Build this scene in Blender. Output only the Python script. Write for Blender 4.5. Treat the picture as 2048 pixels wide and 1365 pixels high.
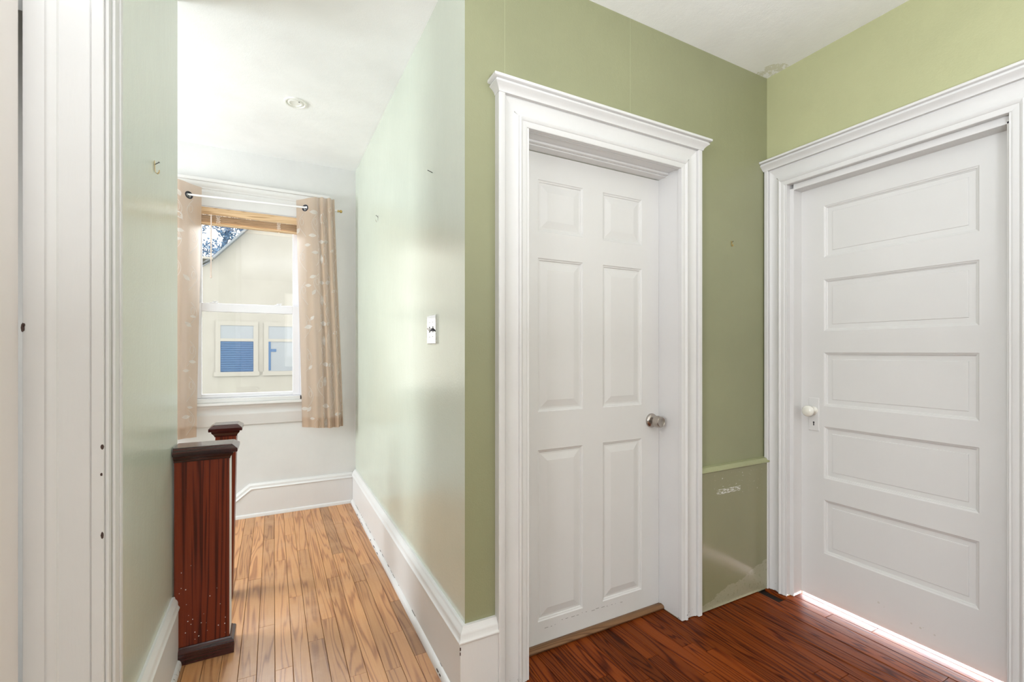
import bpy, bmesh, math, random
from mathutils import Vector, Matrix

for o in list(bpy.data.objects):
    bpy.data.objects.remove(o, do_unlink=True)
sc = bpy.context.scene
COL = sc.collection
rnd = random.Random(7)

# ------------------------------------------------------------------ camera
FPX, HZ, EYE = 912.0, 703.0, 1.21
YAW = math.atan2(1024 - 547, FPX)
cd = bpy.data.cameras.new('camera')
cam = bpy.data.objects.new('camera', cd)
COL.objects.link(cam)
cd.sensor_fit = 'HORIZONTAL'
cd.sensor_width = 36.0
cd.lens = 36.0 * FPX / 2048
cd.shift_y = (HZ - 682.5) / 2048
cd.clip_start = 0.02
cam.location = (0, 0, EYE)
cam.rotation_euler = (math.pi / 2, 0, -YAW)
sc.camera = cam

# ------------------------------------------------------------------ world, lights, exposure
sc.view_settings.view_transform = 'Standard'
sc.view_settings.look = 'None'
sc.view_settings.exposure = 0.0
sc.view_settings.gamma = 1.0
sc.view_settings.use_curve_mapping = False
w = bpy.data.worlds.new('sky')
sc.world = w
w.use_nodes = True
w.node_tree.nodes['Background'].inputs[0].default_value = (0.80, 0.775, 0.69, 1)
w.node_tree.nodes['Background'].inputs[1].default_value = 3.2


def area(name, loc, target, sx, sy, power, col):
    l = bpy.data.lights.new(name, 'AREA')
    l.shape = 'RECTANGLE'
    l.size, l.size_y = sx, sy
    l.energy = power
    l.color = col
    o = bpy.data.objects.new(name, l)
    COL.objects.link(o)
    o.location = loc
    o.rotation_euler = (Vector(target) - Vector(loc)).to_track_quat('-Z', 'Y').to_euler()
    return o


area('window_daylight', (-0.15, 4.75, 2.87), (0.0, 2.4, 0.55), 2.2, 1.1, 360, (0.84, 0.93, 1.0))
area('stair_fill_light', (-2.75, 3.0, 1.7), (0.4, 2.5, 1.7), 0.95, 1.25, 84, (0.84, 0.93, 1.0))  # unseen stairwell window, invented to brighten the passage
area('room_window_daylight', (-2.80, -0.45, 1.75), (2.2, 0.7, 1.5), 1.3, 1.3, 84, (0.86, 0.92, 1.0))
area('rear_fill_light', (0.9, -2.85, 1.75), (0.9, 1.4, 1.5), 1.3, 1.3, 6, (0.86, 0.92, 1.0))  # added fill from behind the camera, through an invented opening
area('ceiling_bounce_fill', (0.30, -0.50, 1.25), (0.3, -0.50, 2.6), 0.3, 0.3, 66, (0.88, 0.94, 1.0))  # added fill bounced off the ceiling; no such lamp stands in the room
area('side_fill_light', (2.62, -1.35, 1.65), (-0.4, 0.9, 1.5), 1.0, 1.3, 9, (0.86, 0.92, 1.0))  # invented window behind the camera, added to lift the left-hand surfaces
area('next_room_daylight', (2.62, 0.98, 0.045), (2.2, 0.98, 0.02), 1.10, 0.07, 56, (0.97, 0.95, 1.0))

# ------------------------------------------------------------------ materials


class NT:
    def __init__(self, name):
        self.m = bpy.data.materials.new(name)
        self.m.use_nodes = True
        self.t = self.m.node_tree
        self.n = self.t.nodes
        self.b = self.n['Principled BSDF']

    def add(self, typ, **kw):
        x = self.n.new(typ)
        for k, v in kw.items():
            if k.startswith('_'):
                setattr(x, k[1:], v)
            else:
                x.inputs[k.replace('__', ' ')].default_value = v
        return x

    def link(self, a, b):
        self.t.links.new(a, b)

    def pos(self, scale=(1, 1, 1), randomise=False):
        g = self.add('ShaderNodeNewGeometry')
        m = self.add('ShaderNodeMapping')
        m.inputs['Scale'].default_value = scale
        self.link(g.outputs['Position'], m.inputs['Vector'])
        if randomise:
            oi = self.add('ShaderNodeObjectInfo')
            mu = self.add('ShaderNodeMath', _operation='MULTIPLY')
            mu.inputs[1].default_value = 37.0
            self.link(oi.outputs['Random'], mu.inputs[0])
            cx = self.add('ShaderNodeCombineXYZ')
            self.link(mu.outputs[0], cx.inputs[0])
            self.link(mu.outputs[0], cx.inputs[2])
            self.link(cx.outputs[0], m.inputs['Location'])
            self.oi = oi
        return m.outputs[0]

    def noise(self, vec, scale, detail=3.0, rough=0.5, dist=0.0):
        x = self.add('ShaderNodeTexNoise', Scale=scale, Detail=detail, Roughness=rough, Distortion=dist)
        self.link(vec, x.inputs['Vector'])
        return x.outputs['Fac']

    def ramp(self, fac, stops):
        r = self.add('ShaderNodeValToRGB')
        e = r.color_ramp.elements
        while len(e) < len(stops):
            e.new(0.5)
        for el, (p, c) in zip(e, stops):
            el.position = p
            el.color = (c[0], c[1], c[2], 1) if len(c) == 3 else c
        self.link(fac, r.inputs[0])
        return r.outputs['Color']

    def math(self, op, a, b=None, clamp=False):
        x = self.add('ShaderNodeMath', _operation=op, _use_clamp=clamp)
        for i, v in enumerate((a, b)):
            if v is None:
                continue
            if isinstance(v, (int, float)):
                x.inputs[i].default_value = v
            else:
                self.link(v, x.inputs[i])
        return x.outputs[0]

    def mix(self, fac, a, b, mode='MIX'):
        x = self.add('ShaderNodeMix', _data_type='RGBA', _blend_type=mode)
        for i, v in ((0, fac), (6, a), (7, b)):
            if isinstance(v, (int, float)):
                x.inputs[i].default_value = v
            elif isinstance(v, tuple):
                x.inputs[i].default_value = (v[0], v[1], v[2], 1)
            else:
                self.link(v, x.inputs[i])
        return x.outputs[2]

    def bump(self, h, strength, dist):
        x = self.add('ShaderNodeBump', Strength=strength, Distance=dist)
        self.link(h, x.inputs['Height'])
        self.link(x.outputs[0], self.b.inputs['Normal'])

    def col(self, c):
        if isinstance(c, tuple):
            self.b.inputs['Base Color'].default_value = (c[0], c[1], c[2], 1)
        else:
            self.link(c, self.b.inputs['Base Color'])


def plain(name, col, rough=0.5, metal=0.0, coat=0.0, spec=None):
    k = NT(name)
    k.col(col)
    k.b.inputs['Roughness'].default_value = rough
    k.b.inputs['Metallic'].default_value = metal
    k.b.inputs['Coat Weight'].default_value = coat
    if spec is not None:
        k.b.inputs['Specular IOR Level'].default_value = spec
    return k.m


def paint(name, col, rough, bscale=170, bstr=0.12, var=0.05, stain=None, spec=0.5, ior=1.5):
    """wall paint with roller stipple"""
    k = NT(name)
    p = k.pos()
    n = k.noise(p, 2.3, 4, 0.6)
    dark = tuple(c * (1 - var) for c in col)
    lite = tuple(min(1, c * (1 + var)) for c in col)
    c = k.ramp(n, [(0.3, dark), (0.7, lite)])
    if stain:
        c = stain(k, p, c)
    k.col(c)
    k.b.inputs['Roughness'].default_value = rough
    k.b.inputs['Specular IOR Level'].default_value = spec
    k.b.inputs['IOR'].default_value = ior
    h = k.noise(p, bscale, 2, 0.5)
    h2 = k.noise(k.pos((1, 1, 0.35)), 28, 2, 0.5)
    k.bump(k.math('ADD', h, k.math('MULTIPLY', h2, 1.6)), bstr, 0.004)
    return k.m


def seams(k, p, c):
    s = k.add('ShaderNodeSeparateXYZ')
    k.link(p, s.inputs[0])
    for x in (0.742, 1.335):
        d = k.math('ABSOLUTE', k.math('SUBTRACT', s.outputs[0], x))
        m = k.math('LESS_THAN', d, 0.0009)
        hi = k.math('GREATER_THAN', s.outputs[2], 2.02)
        c = k.mix(k.math('MULTIPLY', k.math('MULTIPLY', m, hi), 0.25), c, (0.66, 0.66, 0.42))
    return c


def corner_stain(k, p, c):
    d = k.add('ShaderNodeVectorMath', _operation='DISTANCE')
    k.link(p, d.inputs[0])
    d.inputs[1].default_value = (2.23, 1.43, 2.617)
    n = k.noise(p, 40, 4, 0.7)
    m = k.math('MULTIPLY', k.math('LESS_THAN', d.outputs['Value'], 0.075), k.math('GREATER_THAN', n, 0.47))
    return k.mix(k.math('MULTIPLY', m, 0.5), c, (0.52, 0.50, 0.30))


def scuffs(k, p, c):
    s = k.add('ShaderNodeSeparateXYZ')
    k.link(p, s.inputs[0])
    n = k.noise(k.pos((70, 1, 260)), 1.0, 5, 0.8)
    zc = k.math('ABSOLUTE', k.math('SUBTRACT', s.outputs[2], 0.545))
    xc = k.math('ABSOLUTE', k.math('SUBTRACT', s.outputs[0], 1.93))
    a = k.math('MULTIPLY', k.math('LESS_THAN', zc, 0.012), k.math('LESS_THAN', xc, 0.085))
    a = k.math('MULTIPLY', a, k.math('GREATER_THAN', n, 0.53))
    z2 = k.math('ABSOLUTE', k.math('SUBTRACT', s.outputs[2], 0.575))
    x2 = k.math('ABSOLUTE', k.math('SUBTRACT', s.outputs[0], 1.99))
    n2 = k.noise(p, 75, 4, 0.7)
    b = k.math('MULTIPLY', k.math('LESS_THAN', z2, 0.055), k.math('LESS_THAN', x2, 0.2))
    b = k.math('MULTIPLY', b, k.math('GREATER_THAN', n2, 0.655))
    c = k.mix(k.math('MAXIMUM', a, b), c, (0.72, 0.70, 0.64))
    # scraped lighter band near the floor
    n3 = k.noise(k.pos((3, 1, 6)), 3.0, 5, 0.7)
    edge = k.math('ADD', k.math('MULTIPLY', k.math('SUBTRACT', s.outputs[0], 1.80), 0.26), k.math('MULTIPLY', n3, 0.09))
    z3 = k.math('SUBTRACT', edge, s.outputs[2])
    g = k.math('MULTIPLY', k.math('GREATER_THAN', z3, 0.0), k.math('GREATER_THAN', n2, 0.40))
    return k.mix(k.math('MULTIPLY', g, 0.30), c, (0.52, 0.49, 0.38))


def trim_paint(name, col, rough=0.42, grime=True):
    k = NT(name)
    p = k.pos()
    n = k.noise(p, 5, 4, 0.6)
    c = k.ramp(n, [(0.3, tuple(x * 0.97 for x in col)), (0.7, col)])
    if grime:
        s = k.add('ShaderNodeSeparateXYZ')
        k.link(p, s.inputs[0])
        n2 = k.noise(p, 60, 5, 0.75)
        lim = k.math('SUBTRACT', n2, k.math('MULTIPLY', s.outputs[2], 3.2))
        m = k.math('GREATER_THAN', lim, 0.57)
        c = k.mix(m, c, (0.045, 0.035, 0.025))
    k.col(c)
    k.b.inputs['Roughness'].default_value = rough
    h = k.noise(k.pos((1, 1, 0.15)), 130, 3, 0.5)
    k.bump(h, 0.10, 0.002)
    return k.m


def wood(name, dark, mid, lite, axis, rough, tone=0.35, ring=16.0, coat=0.0, wear=None, across=11.0, blotch=None, spec=0.5, bumpk=0.12, ior=1.5):
    """flat-sawn pine: contour lines of a stretched noise, plus fine streaks"""
    k = NT(name)
    sc_ = [across, across, across]
    sc_[axis] = 0.75
    p = k.pos(tuple(sc_), True)
    base = k.noise(p, 1.0, 2.0, 0.45, 0.35)
    line = k.math('SINE', k.math('MULTIPLY', base, ring * 6.283))
    line = k.math('MULTIPLY', k.math('ADD', line, 1.0), 0.5)
    line = k.math('POWER', line, 3.2)
    s2 = [260, 260, 260]
    s2[axis] = 6
    fine = k.noise(k.pos(tuple(s2)), 1.0, 3, 0.6)
    f = k.math('ADD', k.math('MULTIPLY', line, 0.58), k.math('MULTIPLY', fine, 0.50))
    c = k.ramp(f, [(0.15, lite), (0.5, mid), (0.9, dark)])
    # every board its own tone
    t = k.ramp(k.oi.outputs['Random'], [(0.0, (1 - tone,) * 3), (0.12, (1 - tone * 0.35,) * 3), (0.6, (1, 1, 1)), (1.0, (1 + tone * 0.35,) * 3)])
    c = k.mix(1.0, c, t, 'MULTIPLY')
    if wear:
        n = k.noise(k.pos(), 3.4, 5, 0.65)
        c = k.mix(k.ramp(n, [(0.5, (0, 0, 0)), (0.68, (0.5,) * 3)]), c, wear)
    if blotch:
        n = k.noise(k.pos(), 420, 2, 0.5)
        c = k.mix(k.math('GREATER_THAN', n, 0.765), c, blotch)
    k.col(c)
    r = k.math('ADD', rough, k.math('MULTIPLY', fine, 0.16))
    k.link(r, k.b.inputs['Roughness'])
    k.b.inputs['Specular IOR Level'].default_value = spec
    k.b.inputs['IOR'].default_value = ior
    k.b.inputs['Coat Weight'].default_value = coat
    k.b.inputs['Coat Roughness'].default_value = 0.25
    n4 = k.noise(k.pos(), 60, 3, 0.6)
    k.bump(k.math('ADD', k.math('MULTIPLY', f, 0.5), n4), bumpk, 0.003)
    return k.m


def cloth_mat(name, col):
    k = NT(name)
    p = k.pos((1, 1, 1))
    n = k.noise(k.pos((900, 900, 40)), 1, 2, 0.5)
    c = k.ramp(n, [(0.2, tuple(x * 0.86 for x in col)), (0.8, col)])
    d = k.add('ShaderNodeBsdfDiffuse')
    t = k.add('ShaderNodeBsdfTranslucent')
    k.link(c, d.inputs[0])
    t.inputs[0].default_value = tuple(min(.95, x * .45 + .5) for x in col) + (1,)
    tr = k.add('ShaderNodeBsdfTransparent')
    m = k.add('ShaderNodeMixShader')
    m.inputs[0].default_value = 0.58
    k.link(d.outputs[0], m.inputs[1])
    k.link(t.outputs[0], m.inputs[2])
    m2 = k.add('ShaderNodeMixShader')
    m2.inputs[0].default_value = 0.12
    k.link(m.outputs[0], m2.inputs[1])
    k.link(tr.outputs[0], m2.inputs[2])
    k.link(m2.outputs[0], k.n['Material Output'].inputs[0])
    return k.m


def glass_mat(name):
    k = NT(name)
    tr = k.add('ShaderNodeBsdfTransparent')
    gl = k.add('ShaderNodeBsdfGlossy', Roughness=0.02)
    fr = k.add('ShaderNodeFresnel', IOR=1.45)
    m = k.add('ShaderNodeMixShader')
    k.link(fr.outputs[0], m.inputs[0])
    k.link(tr.outputs[0], m.inputs[1])
    k.link(gl.outputs[0], m.inputs[2])
    k.link(m.outputs[0], k.n['Material Output'].inputs[0])
    return k.m


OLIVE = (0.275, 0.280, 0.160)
M_OLIVE_SHADE = paint('olive_paint_shaded', OLIVE, 0.42, stain=seams)  # same green as the right wall, darkened for its weaker light
M_OLIVE_LIT = paint('olive_paint_lit', (0.425, 0.428, 0.242), 0.45)  # same green as the middle wall, lightened where more light falls
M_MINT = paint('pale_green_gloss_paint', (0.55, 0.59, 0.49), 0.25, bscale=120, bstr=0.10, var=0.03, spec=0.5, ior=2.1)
M_DADO = paint('olive_gloss_paint', (0.255, 0.245, 0.140), 0.17, bscale=60, bstr=0.05, stain=scuffs)
M_DADOCAP = paint('olive_cap_paint', (0.34, 0.35, 0.19), 0.35)
M_WHITEWALL = paint('white_wall_paint', (0.68, 0.675, 0.66), 0.6)
M_CREAM = paint('cream_wall_paint', (0.80, 0.765, 0.73), 0.6)
M_CEIL = paint('ceiling_paint', (0.87, 0.865, 0.85), 0.75, stain=corner_stain)
M_TRIM = trim_paint('trim_gloss_white', (0.665, 0.655, 0.64))
M_TRIMC = trim_paint('trim_clean_white', (0.70, 0.69, 0.675), grime=False)
M_DOOR = trim_paint('door_white', (0.675, 0.665, 0.645), 0.45, grime=False)
M_DOORC = trim_paint('door_cream', (0.80, 0.755, 0.72), 0.45, grime=False)
M_VINYL = plain('window_vinyl', (0.80, 0.79, 0.82), 0.35)
M_HALLWOOD = wood('worn_lit_pine_floor', (0.29, 0.105, 0.032), (0.48, 0.218, 0.082), (0.57, 0.285, 0.115), 1, 0.32, 0.42, ring=10.0, across=15.0, wear=(0.58, 0.33, 0.18), spec=1.0)  # paler boards: wear together with window glare put into the colour
M_ROOMWOOD = wood('red_stained_pine_floor', (0.050, 0.009, 0.003), (0.150, 0.029, 0.006), (0.22, 0.050, 0.009), 1, 0.24, 0.5, blotch=(0.42, 0.32, 0.24), spec=0.06)
M_SUB = plain('gap_dark_wood', (0.012, 0.007, 0.004), 0.8)
M_MAHOG = wood('cherry_stained_wood', (0.040, 0.006, 0.003), (0.105, 0.016, 0.007), (0.18, 0.030, 0.010), 2, 0.24, 0.1, ring=5, across=30.0, spec=0.3, blotch=(0.35, 0.30, 0.26))
M_CAPWOOD = wood('cherry_cap_wood', (0.012, 0.003, 0.003), (0.035, 0.007, 0.006), (0.05, 0.011, 0.009), 0, 0.07, 0.1, spec=0.5, bumpk=0.02, ior=1.55)
M_CURT = cloth_mat('tan_curtain_cloth', (0.64, 0.465, 0.325))
M_EMB = cloth_mat('white_embroidery', (0.86, 0.84, 0.80))
M_BRASS = plain('brass', (0.55, 0.40, 0.15), 0.28, 1.0)
M_NICKEL = plain('satin_nickel', (0.46, 0.42, 0.38), 0.24, 1.0)
M_CHROME = plain('polished_chrome', (0.90, 0.90, 0.90), 0.07, 1.0)
M_STEEL = plain('dark_steel', (0.05, 0.05, 0.06), 0.3, 0.8)
M_BLACK = plain('black', (0.01, 0.01, 0.012), 0.5)
M_PORC = plain('porcelain', (0.80, 0.78, 0.70), 0.12, coat=0.5)
M_RODW = plain('white_rod', (0.85, 0.84, 0.85), 0.3)
M_GLASS = glass_mat('window_glass')
M_BLIND = wood('tan_blind_slat', (0.42, 0.25, 0.12), (0.60, 0.40, 0.22), (0.70, 0.49, 0.29), 0, 0.4, 0.15)
M_CORD = plain('blind_cord', (0.82, 0.70, 0.60), 0.6)
M_WAND = plain('wand_plastic', (0.80, 0.66, 0.58), 0.35)
M_THRESH = wood('threshold_wood', (0.11, 0.052, 0.024), (0.17, 0.085, 0.038), (0.21, 0.11, 0.052), 0, 0.35, 0.05, spec=0.25)
M_CHIP = plain('bare_wood_chip', (0.05, 0.025, 0.018), 0.7)
M_FIX = plain('cream_plastic', (0.82, 0.81, 0.76), 0.45)
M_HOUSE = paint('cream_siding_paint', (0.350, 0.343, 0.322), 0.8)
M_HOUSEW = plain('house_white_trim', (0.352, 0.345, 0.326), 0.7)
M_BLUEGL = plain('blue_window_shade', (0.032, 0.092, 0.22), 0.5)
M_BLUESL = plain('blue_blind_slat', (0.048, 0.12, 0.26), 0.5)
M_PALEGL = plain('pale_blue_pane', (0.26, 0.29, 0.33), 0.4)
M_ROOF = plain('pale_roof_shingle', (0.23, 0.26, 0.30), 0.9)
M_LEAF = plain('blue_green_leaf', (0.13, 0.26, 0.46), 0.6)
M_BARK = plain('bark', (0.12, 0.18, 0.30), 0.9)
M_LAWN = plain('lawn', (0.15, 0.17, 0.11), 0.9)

# ------------------------------------------------------------------ builders


def tag(o, label=None, cat=None, group=None, kind=None):
    if label:
        o['label'] = label
    if cat:
        o['category'] = cat
    if group:
        o['group'] = group
    if kind:
        o['kind'] = kind
    return o


class MB:
    def __init__(self):
        self.v, self.f, self.mi = [], [], []

    def poly(self, pts, mi=0):
        n = len(self.v)
        self.v += [tuple(p) for p in pts]
        self.f.append(list(range(n, n + len(pts))))
        self.mi.append(mi)
        return self

    def box(self, x0, x1, y0, y1, z0, z1, mi=0):
        n = len(self.v)
        self.v += [(x0, y0, z0), (x1, y0, z0), (x1, y1, z0), (x0, y1, z0), (x0, y0, z1), (x1, y0, z1), (x1, y1, z1), (x0, y1, z1)]
        for q in ((3, 2, 1, 0), (4, 5, 6, 7), (0, 1, 5, 4), (1, 2, 6, 5), (2, 3, 7, 6), (3, 0, 4, 7)):
            self.f.append([n + i for i in q])
            self.mi.append(mi)
        return self

    def rings(self, rings, closed_ring=True, cap=True, closed_path=False, mi=0):
        n = len(self.v)
        k = len(rings[0])
        for r in rings:
            self.v += [tuple(p) for p in r]
        m = len(rings)
        for i in range(m if closed_path else m - 1):
            a, b = n + i * k, n + ((i + 1) % m) * k
            for j in range(k if closed_ring else k - 1):
                j2 = (j + 1) % k
                self.f.append([a + j, a + j2, b + j2, b + j])
                self.mi.append(mi)
        if cap and not closed_path:
            self.f.append([n + j for j in range(k)][::-1])
            self.f.append([n + (m - 1) * k + j for j in range(k)])
            self.mi += [mi, mi]
        return self

    def tube(self, pts, r, seg=8, closed=False, mi=0):
        rings = []
        pts = [Vector(p) for p in pts]
        m = len(pts)
        up = Vector((0.13, 0.27, 0.95)).normalized()
        for i, p in enumerate(pts):
            if closed:
                d = pts[(i + 1) % m] - pts[i - 1]
            else:
                d = pts[min(i + 1, m - 1)] - pts[max(i - 1, 0)]
            d.normalize()
            a = d.cross(up)
            if a.length < 0.05:
                a = d.cross(Vector((1, 0, 0)))
            a.normalize()
            b = a.cross(d)
            rr = r[i] if isinstance(r, (list, tuple)) else r
            rings.append([p + a * (math.cos(t) * rr) + b * (math.sin(t) * rr) for t in [2 * math.pi * j / seg for j in range(seg)]])
        return self.rings(rings, closed_path=closed, mi=mi)

    def lathe(self, prof, loc, axis, seg=28, mi=0):
        """prof: (radius, height along axis)"""
        ax = Vector(axis).normalized()
        a = ax.orthogonal().normalized()
        b = ax.cross(a)
        loc = Vector(loc)
        rings = []
        for r, h in prof:
            r = max(r, 1e-5)
            rings.append([loc + ax * h + a * (math.cos(t) * r) + b * (math.sin(t) * r) for t in [2 * math.pi * j / seg for j in range(seg)]])
        return self.rings(rings, mi=mi)

    def build(self, name, mats, parent=None, smooth=False, bevel=0.0, recalc=True):
        me = bpy.data.meshes.new(name)
        me.from_pydata(self.v, [], self.f)
        if not isinstance(mats, (list, tuple)):
            mats = [mats]
        for m in mats:
            me.materials.append(m)
        for p, i in zip(me.polygons, self.mi):
            p.material_index = i
        if recalc:
            bm = bmesh.new()
            bm.from_mesh(me)
            bmesh.ops.recalc_face_normals(bm, faces=bm.faces)
            bm.to_mesh(me)
            bm.free()
        if smooth:
            me.polygons.foreach_set('use_smooth', [True] * len(me.polygons))
            try:
                me.set_sharp_from_angle(angle=math.radians(38))
            except Exception:
                pass
        o = bpy.data.objects.new(name, me)
        COL.objects.link(o)
        if parent:
            o.parent = parent
            o.matrix_parent_inverse = Matrix.Translation(-Vector(parent.location)) if parent.type == 'EMPTY' else Matrix()
        if bevel:
            bv = o.modifiers.new('edge', 'BEVEL')
            bv.width = bevel
            bv.segments = 2
            bv.limit_method = 'ANGLE'
        return o


def empty(name, loc):
    o = bpy.data.objects.new(name, None)
    o.empty_display_size = 0.05
    COL.objects.link(o)
    o.location = loc
    return o


def struct(o, label, cat):
    return tag(o, label, cat, kind='structure')


def sweep(mb, prof, path, normals, zfun=None, ends=None):
    """prof (out, z); path: list of (x,y); normals: unit outward per segment; mitred"""
    rings = []
    n = len(path)
    for i in range(n):
        if i == 0:
            off = Vector(normals[0])
        elif i == n - 1:
            off = Vector(normals[-1])
        else:
            a, b = Vector(normals[i - 1]), Vector(normals[i])
            off = (a + b) / (1 + a.dot(b))
        rings.append([(path[i][0] + off.x * o, path[i][1] + off.y * o, z) for o, z in prof])
    mb.rings(rings)
    return mb


# ------------------------------------------------------------------ shell
YM, XB, XD, YC, XE, YE = 1.475, 0.587, 2.256, 3.85, -0.345, 2.267
ZC0, ZC1, ZH = 2.617, 2.665, 2.036

mb = MB()
mb.box(-2.62, 3.4, -2.62, 1.43, -0.08, -0.0145)
mb.box(-0.50, 3.4, 1.43, 2.60, -0.08, -0.0145)
mb.box(-2.62, -0.50, 1.43, 2.20, -0.08, -0.0145)
mb.box(-0.255, 3.4, 2.60, 3.97, -0.08, -0.0145)
floor = struct(mb.build('floor', M_SUB), 'strip wood floor, worn and window-lit orange in the passage, red stained beside the doors', 'floor')

# planks, each a part of the floor
PITCH, PH = 0.0615, 0.005


def plank(x0, x1, y0, y1, mat):
    g, c, t = 0.0007, 0.0011, 0.0138
    x0 += g; x1 -= g; y0 += g; y1 -= g
    dz = rnd.uniform(-0.0003, 0.0003)
    m = MB()
    lo = [(x0, y0), (x1, y0), (x1, y1), (x0, y1)]
    hi = [(x0 + c, y0 + c), (x1 - c, y0 + c), (x1 - c, y1 - c), (x0 + c, y1 - c)]
    m.rings([[(x, y, -t) for x, y in lo], [(x, y, -0.0012 + dz) for x, y in lo], [(x, y, dz) for x, y in hi]])
    m.build('floor_plank', mat, floor)


joints = {}
for x, y in [(0.278, 2.604), (0.222, 2.216), (0.517, 2.22), (0.518, 1.784), (0.282, 1.777), (0.162, 3.052),
             (1.324, 1.342), (1.508, 1.329), (1.089, 1.344), (1.871, 0.929)]:
    joints.setdefault(math.floor((x - PH) / PITCH), []).append(y)
for k in range(-6, 38):
    x0, x1 = PH + k * PITCH, PH + (k + 1) * PITCH
    hall = x0 < 0.58
    yend = 3.838 if x0 > -0.26 else 2.61
    if not hall:
        yend = 1.60 if x1 > 0.82 and x0 < 1.645 else 1.462
    if 2.17 < (x0 + x1) / 2 < 2.225:
        yend = 1.352
    x1 = min(x1, 2.335)
    ys = [-1.0] + sorted(joints.get(k, []))
    cuts = list(ys)
    y = -1.0 + rnd.uniform(0.2, 0.9)
    while y < yend - 0.25:
        if all(abs(y - q) > 0.33 for q in cuts):
            if not (k in joints and y > 1.2 and min(abs(y - q) for q in joints[k]) < 0.8):
                cuts.append(y)
        y += rnd.uniform(0.6, 1.5)
    cuts = sorted(c for c in cuts if c < yend) + [yend]
    for a, b in zip(cuts, cuts[1:]):
        plank(x0, x1, a, b, M_HALLWOOD if hall else M_ROOMWOOD)
for k in range(16):   # boards run on under the right door into the next room
    a = -0.2 + k * 0.0
    break
for k in range(5):
    x0 = 2.335 + k * PITCH
    plank(x0, x0 + PITCH, 0.0, 1.9, M_ROOMWOOD)

# ceiling
mb = MB()
lo = [(-2.62, -2.62, ZC0), (3.0, -2.62, ZC0), (3.0, YM, ZC0), (-2.62, YM, ZC0), (-2.62, 3.97, ZC1), (3.0, 3.97, ZC1)]
up = [(x, y, 2.85) for x, y, z in lo]
mb.v = lo + up
mb.f = [[0, 1, 2, 3], [3, 2, 5, 4], [6, 9, 8, 7], [9, 10, 11, 8], [0, 6, 7, 1], [1, 7, 8, 2], [2, 8, 11, 5], [5, 11, 10, 4], [4, 10, 9, 3], [3, 9, 6, 0]]
mb.mi = [0] * 10
struct(mb.build('ceiling', M_CEIL), 'plain white plaster ceiling over room and passage', 'ceiling')

T = 2.70
mb = MB()
mb.box(0.60, 0.83, YM, 1.595, -0.05, T)
mb.box(1.622, XD, YM, 1.595, -0.05, T)
mb.box(0.83, 1.622, YM, 1.595, ZH, T)
struct(mb.build('wall_middle', M_OLIVE_SHADE), 'olive green wall around the six-panel door', 'wall')
mb = MB()
mb.box(XB, 0.60, YM, 3.97, -0.05, T)
o = mb.build('wall_passage', [M_MINT, M_OLIVE_SHADE])
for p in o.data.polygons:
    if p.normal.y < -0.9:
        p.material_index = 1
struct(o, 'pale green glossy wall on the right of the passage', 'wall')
mb = MB()
mb.box(XD, 2.376, -2.62, -1.95, -0.05, T)
mb.box(XD, 2.376, -0.75, 0.598, -0.05, T)
mb.box(XD, 2.376, -1.95, -0.75, -0.05, 0.9)  # opening behind the viewer, added to let the side fill in
mb.box(XD, 2.376, -1.95, -0.75, 2.4, T)
mb.box(XD, 2.376, 1.366, 1.62, -0.05, T)
mb.box(XD, 2.376, 0.598, 1.366, ZH, T)
struct(mb.build('wall_right', M_OLIVE_LIT), 'green wall around the five-panel door, stronger light put into its paler tone', 'wall')
mb = MB()
WX0, WX1, WZ0, WZ1 = -0.505, 0.20, 0.845, 2.245
mb.box(-2.62, WX0, YC, 3.97, -1.6, T)
mb.box(WX1, 0.70, YC, 3.97, -1.6, T)
mb.box(WX0, WX1, YC, 3.97, -1.6, WZ0)
mb.box(WX0, WX1, YC, 3.97, WZ1, T)
struct(mb.build('wall_back', M_WHITEWALL), 'white end wall with the curtained window', 'wall')
mb = MB()
mb.box(-0.50, XE, 1.43, YE, -0.05, T)
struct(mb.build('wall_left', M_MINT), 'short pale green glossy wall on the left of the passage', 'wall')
mb = MB()
mb.box(-2.62, -1.27, 1.43, 1.50, -0.05, T)
mb.box(-1.27, -0.50, 1.43, 1.50, ZH, T)
mb.box(-2.62, -0.50, 2.147, YE, -1.6, T)
struct(mb.build('wall_front', M_CREAM), 'cream wall left of the passage mouth', 'wall')
mb = MB()
for (y0, y1, z0, z1) in ((-2.62, -1.15, -.05, T), (0.25, 2.2, -.05, T), (-1.15, 0.25, -.05, 0.9), (-1.15, 0.25, 2.4, T),
                         (2.2, 2.5, -1.6, T), (3.6, 3.97, -1.6, T), (2.5, 3.6, -1.6, 1.0), (2.5, 3.6, 2.35, T)):
    mb.box(-2.62, -2.5, y0, y1, z0, z1)
struct(mb.build('wall_far_left', M_CREAM), 'cream outer wall with a window and an added stair fill opening, out of the frame', 'wall')
mb = MB()
for (x0, x1, z0, z1) in ((-2.62, 0.2, -.05, T), (1.6, 2.4, -.05, T), (0.2, 1.6, -.05, 0.9), (0.2, 1.6, 2.4, T)):
    mb.box(x0, x1, -2.62, -2.5, z0, z1)
struct(mb.build('wall_rear', M_CREAM), 'cream wall behind the viewer with an opening added for fill light', 'wall')

# ------------------------------------------------------------------ casings
CAS = [(0, 0), (0, .021), (.004, .0235), (.020, .0235), (.0225, .0275), (.029, .030), (.0345, .027), (.036, .021), (.050, .017), (.066, .0165),
       (.082, .020), (.090, .024), (.0915, .021), (.094, .021), (.095, .032), (.098, .034), (.117, .034), (.120, .031), (.120, 0)]
HEADH = 0.096


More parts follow.
